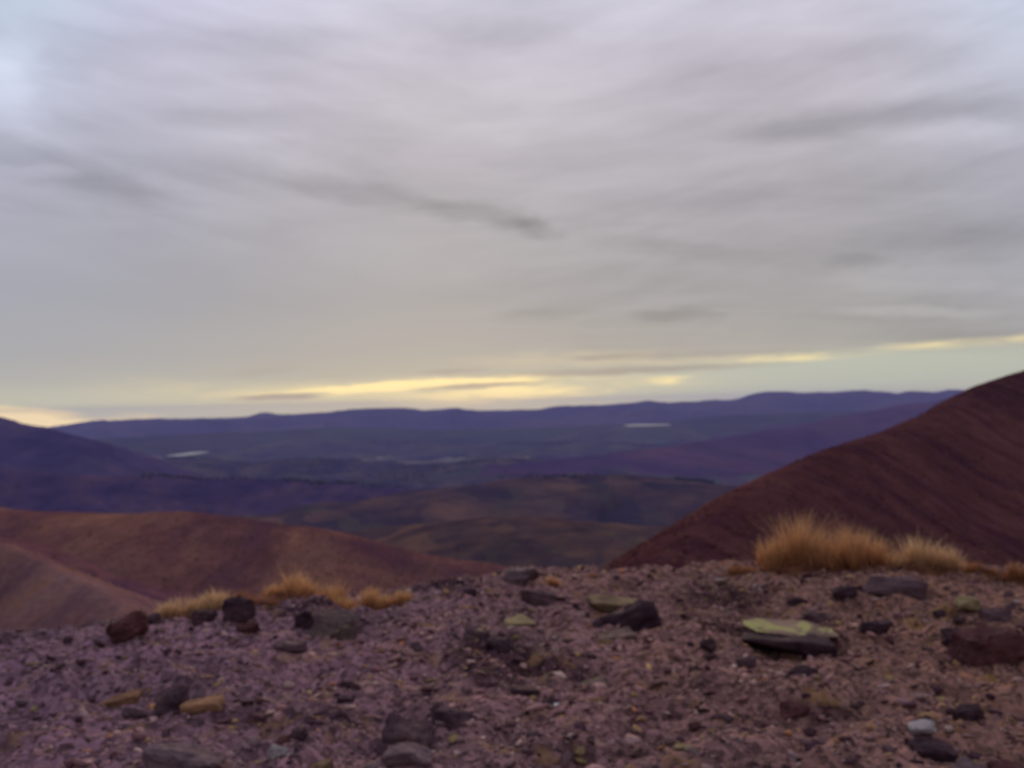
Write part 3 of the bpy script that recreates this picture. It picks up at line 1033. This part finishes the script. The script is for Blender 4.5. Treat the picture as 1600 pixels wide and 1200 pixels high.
def place_rock(name, cat, label, px, py, wpx, hpx, mat, depth=.8, tilt=(0, 0, 0), seed=1, sink=.12, blocky=.6, group=None, rough=.06):
    """px,py = bottom centre in the photo, wpx,hpx = size there; everything is turned into metres on the ground"""
    x, y, z = ground_hit(px, py)
    dist = math.sqrt(x * x + y * y + (EYE - z) ** 2)
    w = wpx / FPX * dist
    h = hpx / FPX * dist * .80
    if sink > 0:
        sink += .24
    me = rock_mesh(seed, w, w * depth, h * (1 + sink), blocky, rough)
    me.materials.append(MR[mat])
    me.name = name
    o = bpy.data.objects.new(name, me)
    COL.objects.link(o)
    yy = y + w * depth * .42
    o.location = (x * yy / y, yy, float(gz(x * yy / y, yy)) - h * sink)
    o.rotation_euler = [math.radians(a) for a in tilt]
    tag(o, label, cat, group)
    HERO.append((o.location.x, o.location.y, max(w, w * depth) * .5))
    if label in SHORT:
        MARKS.append((o.location.x, o.location.y, w * .5, SHORT[label]))
    return o


HERO = []
MARKS = []
SHORT = {
    'flat slate slab with yellow green lichen on top and a dark overhanging edge': 'the lichened flat slab',
    'dark wedge shaped boulder tilted up to the right in the middle of the gravel': 'the dark wedge shaped boulder',
    'thin slab with a pale top edge two steps below the dark wedge boulder': 'the thin pale edged slab',
    'boulder with yellow mossy top and dark left face under the wide left grass tussock': 'the mossy topped boulder',
    'upright blackish block on the crest beside the pale leftmost tussock': 'the upright black block',
    'red brown sloping rock near the left end of the crest': 'the red brown sloping rock',
    'small pale tilted slab between two dark lumps left of centre': 'the small pale tilted slab',
    'large dark purple boulder low in the centre of the gravel': 'the large purple boulder',
    'tall dark violet rock low on the left between two orange flat stones': 'the tall violet rock',
    'larger orange flat stone left of the tall violet rock': 'the larger orange flat stone',
    'tiny white stone chip right of the bottom centre': 'the tiny white chip',
    'pale whitish stone near the bottom right corner': 'the pale whitish stone',
    'long low dark rock below the right hand grass tussocks': 'the long low dark rock',
    'large dark red rock at the right edge of the gravel': 'the large dark red rock',
    'thin black slab lying flat in the centre of the gravel': 'the thin black slab',
    'yellow lichened pebble in a dark patch below the flat slab': 'the yellow lichened pebble',
    'smooth violet rock cut by the bottom edge at lower left': 'the smooth violet bottom rock',
    'grey lichened rock heap on the crest beside the small orange tuft': 'the grey rock heap',
    'tan slab on the slope between the two dark lumps and the wedge boulder': 'the tan slab left of the wedge',
    'small flat tan stone at the lower right': 'the small flat tan stone',
    'small black stone in the lower left centre': 'the small black stone low left',
    'blackish hump a little right of the flat slab': 'the blackish hump',
}
R_ = place_rock
slab = R_('flat_slab', 'rock', 'flat slate slab with yellow green lichen on top and a dark overhanging edge', 1226, 1002, 164, 14, 'slab', .46, (6, 4.5, -5), 4, -1.45, .35, rough=.14)
R_('rock', 'rock', 'blackish block added to stand in for the shade under the lichened flat slab', 1228, 1012, 152, 34, 'black', .42, (0, 4, -5), 5, .0, .85)  # block added below the slab, its black colour stands in for shade
R_('boulder', 'rock', 'dark wedge shaped boulder tilted up to the right in the middle of the gravel', 982, 976, 125, 46, 'black', .42, (-12, -20, 10), 8, .28, .55)
R_('rock', 'rock', 'yellow topped stone lying against the dark wedge boulder', 960, 952, 92, 22, 'yellow', .6, (8, 6, 12), 12, .0, .6)
R_('rock', 'rock', 'small thin slab with pale yellow top just below the dark wedge boulder', 962, 1006, 66, 18, 'lichen', .7, (6, -7, 0), 15, -.1, .8)
R_('rock', 'rock', 'thin slab with a pale top edge two steps below the dark wedge boulder', 921, 1054, 54, 18, 'lichen_thin', .8, (5, -6, 8), 18, -.05, .8)
R_('boulder', 'rock', 'boulder with yellow mossy top and dark left face under the wide left grass tussock', 518, 984, 96, 44, 'lichen_thin', .7, (0, 5, -14), 22, .1, .55)
R_('rock', 'rock', 'dark purple stone tucked against the left side of the mossy topped boulder', 481, 976, 34, 34, 'black', .6, (0, -12, 0), 24, .1, .5)
R_('rock', 'rock', 'upright blackish block on the crest beside the pale leftmost tussock', 373, 975, 48, 36, 'black', .7, (0, 4, 10), 26, .12, .68)
R_('rock', 'rock', 'rounded blackish stone just left of the upright black block', 319, 981, 42, 22, 'black', .7, (0, 0, -8), 29, .15, .4)
R_('rock', 'rock', 'dark stone right on the crest at the left end of the grass', 232, 976, 40, 20, 'dark', .8, (0, -8, 0), 31, .15, .5)
R_('boulder', 'rock', 'red brown sloping rock near the left end of the crest', 210, 1008, 66, 34, 'red', .7, (0, -14, 12), 33, .15, .6)
R_('rock', 'rock', 'blackish lump leaning on the right of a small pale slab left of centre', 780, 1014, 50, 28, 'black', .8, (0, 6, 0), 36, .15, .5)
R_('rock', 'rock', 'brownish dark rock left of the small pale tilted slab', 740, 1004, 48, 30, 'dark', .8, (0, 14, 0), 38, .15, .5)
R_('rock', 'rock', 'small pale tilted slab between two dark lumps left of centre', 762, 992, 40, 12, 'tan', .6, (0, 24, 0), 40, -.3, .8)
R_('boulder', 'rock', 'large dark purple boulder low in the centre of the gravel', 628, 1166, 92, 48, 'dark', .8, (0, 8, 15), 42, .15, .5)
R_('rock', 'rock', 'dark sloping rock touching the right of the large purple boulder', 702, 1150, 74, 34, 'dark', .7, (0, 22, 0), 44, .15, .6)
R_('rock', 'rock', 'pale rounded pebble on the dark sloping rock low in the centre', 684, 1122, 26, 15, 'pale', .7, (0, 20, 0), 46, -.2, .4)
R_('boulder', 'rock', 'tall dark violet rock low on the left between two orange flat stones', 276, 1110, 52, 56, 'dark', .8, (0, -14, 0), 48, .15, .6)
R_('rock', 'rock', 'larger orange flat stone left of the tall violet rock', 196, 1088, 60, 20, 'orange', .6, (6, -16, 0), 50, .1, .8)
R_('rock', 'rock', 'thin orange flat stone right below the tall violet rock', 318, 1116, 62, 13, 'orange', .6, (4, -6, 0), 52, .1, .8)
R_('rock', 'rock', 'tiny white stone chip right of the bottom centre', 865, 1101, 24, 8, 'white', .8, (10, 14, 0), 54, .05, .6)
R_('rock', 'rock', 'pale whitish stone near the bottom right corner', 1442, 1148, 40, 20, 'pale', .8, (6, -6, 0), 56, -.1, .6)
R_('rock', 'rock', 'dark slab under the pale whitish stone at bottom right', 1452, 1176, 70, 22, 'black', .6, (0, 8, 0), 58, .2, .7)
R_('boulder', 'rock', 'long low dark rock below the right hand grass tussocks', 1390, 934, 104, 26, 'dark', .6, (0, 6, -6), 60, .2, .6)
R_('rock', 'rock', 'small dark wedge at the left end of the long low rock', 1322, 938, 38, 16, 'black', .7, (0, -16, 0), 62, .15, .6)
R_('rock', 'rock', 'small blackish stone up slope from the lichened flat slab', 1245, 942, 34, 16, 'black', .8, (0, 12, 0), 64, .15, .6)
R_('rock', 'rock', 'dark stone close behind the right end of the flat slab', 1272, 970, 48, 20, 'dark', .7, (0, 8, 0), 66, .15, .6)
R_('rock', 'rock', 'blackish hump a little right of the flat slab', 1368, 1002, 56, 22, 'black', .8, (0, 4, 0), 68, .15, .5)
R_('boulder', 'rock', 'large dark red rock at the right edge of the gravel', 1545, 1036, 104, 44, 'red', .7, (0, -5, 10), 70, .15, .6)
R_('rock', 'rock', 'blackish stone left of the large dark red rock', 1496, 1016, 44, 30, 'black', .7, (0, 6, 0), 72, .15, .6)
R_('rock', 'rock', 'flat stone with pale top near the right end of the crest', 1510, 950, 36, 20, 'tan', .7, (4, 0, 0), 74, .0, .7)
R_('rock', 'rock', 'dark flat stone behind the large dark red rock', 1563, 972, 48, 20, 'dark', .7, (0, -4, 0), 76, .1, .7)
R_('rock', 'rock', 'black small stone left below the lichened flat slab', 1108, 1020, 28, 16, 'black', .8, (0, -8, 0), 78, .15, .5)
R_('rock', 'rock', 'thin black slab lying flat in the centre of the gravel', 819, 1083, 44, 12, 'black', .5, (0, 2, 0), 80, .0, .8)
R_('rock', 'rock', 'small black stone in the lower left centre', 540, 1104, 28, 12, 'black', .7, (0, 4, 0), 82, .15, .6)
R_('rock', 'rock', 'low dark rock right of the red brown sloping rock', 455, 1014, 54, 14, 'dark', .7, (0, -3, 0), 84, .15, .6)
R_('rock', 'rock', 'yellow lichened pebble in a dark patch below the flat slab', 1221, 1120, 16, 16, 'yellow', .8, (0, 0, 0), 86, .1, .5)
R_('rock', 'rock', 'dark reddish rock behind the yellow lichened pebble', 1236, 1104, 56, 24, 'red', .6, (0, 5, 0), 88, .35, .5)
R_('boulder', 'rock', 'smooth violet rock cut by the bottom edge at lower left', 282, 1212, 116, 46, 'grey', .7, (0, 8, 0), 90, .2, .4)
R_('rock', 'rock', 'yellow stone at the bottom edge left of centre', 500, 1200, 44, 16, 'yellow', .6, (0, -16, 0), 92, .1, .7)
R_('rock', 'rock', 'pale pinkish flat stone at the bottom edge in the centre', 640, 1212, 84, 24, 'grey', .7, (5, 0, 0), 95, .2, .4)
R_('rock', 'rock', 'pale stone at the bottom edge below the purple boulder', 432, 1192, 36, 22, 'pale', .8, (0, 10, 0), 96, .25, .5)
R_('boulder', 'rock', 'grey lichened rock heap on the crest beside the small orange tuft', 812, 914, 66, 26, 'grey', .9, (0, -6, 0), 98, .1, .5)
R_('rock', 'rock', 'dark jagged rock below the grey crest rock', 838, 938, 60, 22, 'dark', .6, (0, 16, 0), 100, .2, .6)
R_('rock', 'rock', 'dark little rock on the crest above the hollow', 733, 930, 22, 16, 'black', .8, (0, 0, 0), 102, .15, .6)
R_('rock', 'rock', 'dark flat stone on the crest at the right end of the left grass', 662, 934, 26, 10, 'black', .8, (0, 0, 0), 104, .15, .6)
R_('rock', 'rock', 'tan slab on the slope between the two dark lumps and the wedge boulder', 806, 966, 62, 15, 'tan', .8, (8, 4, 20), 106, .0, .7)
R_('rock', 'rock', 'pale green grey stone on the crest right of centre', 1128, 904, 20, 8, 'pale', .8, (0, 0, 0), 108, .1, .6)
R_('rock', 'rock', 'reddish stone lying at the right edge low down', 1572, 1196, 60, 24, 'red', .8, (0, 8, 0), 110, .2, .6)
R_('rock', 'rock', 'small flat tan stone at the lower right', 1068, 1166, 30, 10, 'tan', .7, (0, 0, 0), 112, .1, .6)

# --- lesser stones, copies of eight shapes
protos = []
for k in range(8):
    r = random.Random(200 + k)
    me = rock_mesh(200 + k, 1.0, r.uniform(.6, .95), r.uniform(.25, .55), .62, .07, 18)
    me.name = 'stone'
    protos.append(me)
kinds = [('dark', 'dark slate stone lying in the gravel', 'dark slate stones in the gravel', .36),
         ('black', 'small blackish stone half sunk in the gravel', 'blackish stones in the gravel', .2),
         ('grey', 'violet grey stone lying in the gravel', 'violet grey stones in the gravel', .18),
         ('tan', 'tan stone lying in the gravel', 'tan stones in the gravel', .10),
         ('lichen_thin', 'stone with a thin yellow film of lichen in the gravel', 'thinly lichened stones in the gravel', .05),
         ('red', 'reddish stone lying in the gravel', 'reddish stones in the gravel', .08)]
rk = random.Random(77)
mesh_cache = {}
count = 0
tries = 0
STONES = []
while count < 150 and tries < 5000:
    tries += 1
    q = rk.uniform(-.60, .64)
    y = math.sqrt(rk.uniform(2.6 ** 2, 7.2 ** 2))
    x = y * math.tan(q)
    if y > float(np.interp(math.atan2(x, y), _cr_az, _cr_r)) + .6:
        continue
    s = .035 * (1 - rk.random() * (1 - (.035 / .16) ** 1.5)) ** (-1 / 1.5)
    if any((x - a) ** 2 + (y - b) ** 2 < (c + s * .6) ** 2 for a, b, c in HERO):
        continue
    HERO.append((x, y, s * .4))
    u = rk.random()
    acc = 0
    for kd in kinds:
        acc += kd[3]
        if u < acc:
            break
    pi_ = rk.randrange(8)
    key = (kd[0], pi_)
    if key not in mesh_cache:
        me = protos[pi_].copy()
        me.materials.append(MR[kd[0]])
        mesh_cache[key] = me
    o = bpy.data.objects.new('stone', mesh_cache[key])
    COL.objects.link(o)
    o.scale = (s, s, s * rk.uniform(.7, 1.2))
    o.rotation_euler = (rk.gauss(0, .2), rk.gauss(0, .2), rk.uniform(0, 6.28))
    o.location = (x, y, float(gz(x, y)) - s * .08)
    tag(o, kd[1], 'stone', kd[2])
    STONES.append((o, kd, x, y, s))
    count += 1

# a stone next to a landmark rock is named after it; the rest of a kind cannot be told apart
short_kind = {'dark': 'dark slate stone', 'black': 'blackish stone', 'grey': 'violet grey stone', 'tan': 'tan stone',
              'lichen_thin': 'stone with thin yellow lichen', 'red': 'reddish stone'}
taken = {}
for o, kd, x, y, s in STONES:
    best = None
    for hx, hy, hr, hn in MARKS:
        # sideways and in-depth offset as seen by the photographer
        side = (x / y - hx / hy) * hy
        deep = y - hy
        d = math.hypot(side, deep * .6)
        if d < .75 and (best is None or d < best[0]):
            if abs(side) > abs(deep) * .6:
                w = 'left of' if side < 0 else 'right of'
            else:
                w = 'in front of' if deep < 0 else 'behind'
            best = (d, w, hn)
    if best:
        key = (kd[0], best[1], best[2])
        if key not in taken or best[0] < taken[key][0]:
            taken[key] = (best[0], o)
for (kn, w, hn), (d, o) in taken.items():
    o['label'] = 'nearest %s lying %s %s' % (short_kind[kn], w, hn)


# ------------------------------------------------------------------ grass tussocks
def grass_mat(name, root, mid, tip):
    m = bpy.data.materials.new(name)
    m.use_nodes = True
    nt = m.node_tree
    nt.nodes.clear()
    g = N(nt)
    out = g.new('ShaderNodeOutputMaterial')
    a = g.new('ShaderNodeAttribute', attribute_name='blade')
    sp = g.new('ShaderNodeSeparateColor')
    nt.links.new(a.outputs['Color'], sp.inputs[0])
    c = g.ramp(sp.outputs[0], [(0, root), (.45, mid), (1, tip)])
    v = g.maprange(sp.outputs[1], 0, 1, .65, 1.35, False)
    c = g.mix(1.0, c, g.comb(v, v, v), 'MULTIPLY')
    bs = g.new('ShaderNodeBsdfPrincipled')
    bs.inputs['Roughness'].default_value = .7
    bs.inputs['Specular IOR Level'].default_value = .15
    tr = g.new('ShaderNodeBsdfTranslucent')
    mx = g.new('ShaderNodeMixShader')
    mx.inputs[0].default_value = .45
    nt.links.new(c, bs.inputs['Base Color'])
    nt.links.new(c, tr.inputs['Color'])
    nt.links.new(bs.outputs[0], mx.inputs[1])
    nt.links.new(tr.outputs[0], mx.inputs[2])
    nt.links.new(mx.outputs[0], out.inputs[0])
    return m


MG = {
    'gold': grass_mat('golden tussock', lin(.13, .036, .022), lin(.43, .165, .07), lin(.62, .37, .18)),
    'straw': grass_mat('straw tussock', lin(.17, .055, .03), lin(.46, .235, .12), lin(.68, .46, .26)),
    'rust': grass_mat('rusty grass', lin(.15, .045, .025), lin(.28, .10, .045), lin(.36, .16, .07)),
}
m_thatch = land_material('dead thatch', [lin(.06, .02, .018), lin(.11, .04, .025), lin(.17, .07, .035)], .08, .02)


def tussock(label, px, py, wpx, hpx, kind, n, lean=0.0, lumps=3, group=None, seed=1, fan=1.0, depth=.55):
    """grass tussock: a low thatch mound with arching blades"""
    x, y, z = ground_hit(px, py)
    dist = math.sqrt(x * x + y * y)
    W_ = wpx / FPX * dist
    H_ = hpx / FPX * dist
    D_ = W_ * depth
    y2 = y + D_ * .35
    x2 = x * y2 / y
    z2 = float(gz(x2, y2))
    root = bpy.data.objects.new('grass_tussock', None)
    COL.objects.link(root)
    root.location = (x2, y2, z2)
    tag(root, label, 'grass tussock', group)
    rg = np.random.RandomState(seed)
    # several clumps make the tussock's uneven outline
    cl = [((q_ + .5) / lumps * .84 * W_ - .42 * W_ + rg.uniform(-.05, .05) * W_, rg.uniform(-.3, .3) * D_, rg.uniform(.62, .95)) for q_ in range(lumps)]
    q_ = max(0, lumps // 2 - 1)
    cl[q_] = (cl[q_][0], 0, 1.05)
    ci = rg.randint(0, lumps, n)
    cx = np.array([c[0] for c in cl])[ci] + rg.normal(0, .24 * W_ / lumps, n)
    cy = np.array([c[1] for c in cl])[ci] + rg.normal(0, .13 * D_, n)
    ch = np.array([c[2] for c in cl])[ci]
    rel = np.clip(np.abs(cx) / (W_ * .5), 0, 1)
    L = H_ * ch * (.45 + .95 * rg.rand(n) ** 1.5) * (1 - .55 * rel ** 2)
    L = L * np.where(rg.rand(n) < .03, 1.2, 1.0)
    ang = rg.uniform(0, 6.283, n)
    ox = (cx - np.array([c[0] for c in cl])[ci]) / (W_ * .6 / lumps)
    out_x = np.cos(ang) * .5 + ox * .45 * fan + lean
    out_y = np.sin(ang) * .45
    bend = rg.uniform(.25, .85, n) * fan
    ground = np.array(gz(x2 + cx, y2 + cy)) - z2 - .01
    segs = 4
    wdt = rg.uniform(.0014, .0030, n)
    pa = rg.uniform(0, 3.14, n)
    px_, py_ = np.cos(pa), np.sin(pa)
    rows = []
    cols = []
    var = rg.rand(n)
    for s in range(segs + 1):
        t = s / segs
        bx = cx + out_x * L * bend * t ** 1.7
        by = cy + out_y * L * bend * t ** 1.7
        bz = ground + L * (t - .30 * bend * t * t)
        w = wdt * (1 - t * .85)
        rows.append(np.stack([bx - px_ * w, by - py_ * w, bz], 1))
        rows.append(np.stack([bx + px_ * w, by + py_ * w, bz], 1))
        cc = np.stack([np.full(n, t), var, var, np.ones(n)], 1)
        cols += [cc, cc]
    V = np.stack(rows, 1)
    C_ = np.stack(cols, 1).reshape(-1, 4)
    k = V.shape[1]
    F_ = np.array([(2 * s, 2 * s + 1, 2 * s + 3, 2 * s + 2) for s in range(segs)])
    F_ = (F_[None] + (np.arange(n) * k)[:, None, None]).reshape(-1, 4)
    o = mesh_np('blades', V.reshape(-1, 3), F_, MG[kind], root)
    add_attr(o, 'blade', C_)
    # thatch mound: lumpy low dome of dead stems
    nu, nv = 40, 9
    vs = []
    for i in range(nv):
        rr_ = (i / (nv - 1)) ** .8
        for j in range(nu):
            a = j / nu * 2 * math.pi
            xx = rr_ * W_ * .40 * math.cos(a)
            yy = rr_ * D_ * .42 * math.sin(a)
            vs.append((xx, yy))
    vs = np.array(vs)
    rad = np.hypot(vs[:, 0] / (W_ * .40), vs[:, 1] / (D_ * .42))
    zz = H_ * .30 * np.clip(1 - rad ** 2, 0, 1) ** .7 * (1 + .5 * fbm(vs[:, 0] * 25 + seed, vs[:, 1] * 25, 3, 3)) + np.array(gz(x2 + vs[:, 0], y2 + vs[:, 1])) - z2 - .012
    fs = np.array([(i * nu + j, i * nu + (j + 1) % nu, (i + 1) * nu + (j + 1) % nu, (i + 1) * nu + j) for i in range(nv - 1) for j in range(nu)])[:, ::-1]
    mesh_np('thatch', np.column_stack([vs, zz]), fs, m_thatch, root, smooth=True)
    return root


tussock('largest golden orange grass tussock, standing at the right on the crest', 1284, 890, 208, 78, 'gold', 4600, .05, 5, seed=3)
tussock('straw coloured tussock directly right of the largest golden one', 1442, 893, 118, 50, 'straw', 2600, .0, 4, seed=5)
tussock('wide golden tussock on the crest left of centre', 488, 938, 165, 40, 'gold', 2600, -.05, 5, seed=7)
tussock('golden tussock right of the wide one on the left crest', 606, 934, 92, 36, 'gold', 1700, .0, 3, seed=9)
tussock('pale straw tussock at the left end of the crest grass', 308, 956, 130, 34, 'straw', 2000, .05, 3, seed=11)
tussock('tiny orange tuft on the crest beside the grey rock heap', 866, 906, 26, 20, 'gold', 420, .0, 2, seed=13)
tussock('low rusty grass fringe left of the largest tussock', 1160, 896, 60, 14, 'rust', 700, .0, 3, seed=15)
tussock('low rusty grass beside the straw tussock at the right', 1532, 896, 70, 18, 'rust', 700, .0, 3, seed=17)
tussock('rusty grass at the far right edge of the crest', 1592, 899, 46, 28, 'rust', 700, .0, 2, seed=19)
tussock('sparse rusty grass between the wide golden tussock and the straw one at left', 396, 946, 100, 22, 'rust', 1000, .0, 4, seed=21)
tussock('short rusty grass left of the leftmost straw tussock', 236, 962, 50, 16, 'rust', 500, .0, 2, seed=23)
tussock('short thin rusty grass on the crest right of the tiny orange tuft', 940, 900, 80, 8, 'rust', 400, .0, 3, seed=25)

# ------------------------------------------------------------------ haze: one closed box round everything
zmin = float(HGT.min()) - 5
zmax = max(float(HGT.max()) + 6, EYE + 3)

XS = 33000.0
vb = np.array([(sx * XS, sy * XS, z) for z in (zmin, zmax) for sy in (-1, 1) for sx in (-1, 1)])
fb = np.array([(0, 2, 3, 1), (4, 5, 7, 6), (0, 1, 5, 4), (2, 6, 7, 3), (0, 4, 6, 2), (1, 3, 7, 5)])
m_haze = bpy.data.materials.new('haze')
m_haze.use_nodes = True
nt = m_haze.node_tree
nt.nodes.clear()
out = nt.nodes.new('ShaderNodeOutputMaterial')
pv = nt.nodes.new('ShaderNodeVolumePrincipled')
pv.inputs['Color'].default_value = (.47, .44, .95, 1)
pv.inputs['Density'].default_value = 2.0e-5
pv.inputs['Anisotropy'].default_value = 0.0
nt.links.new(pv.outputs[0], out.inputs['Volume'])
o = mesh_np('haze', vb, fb, m_haze)
tag(o, 'pale blue violet haze filling the air over the valley', 'haze', kind='stuff')
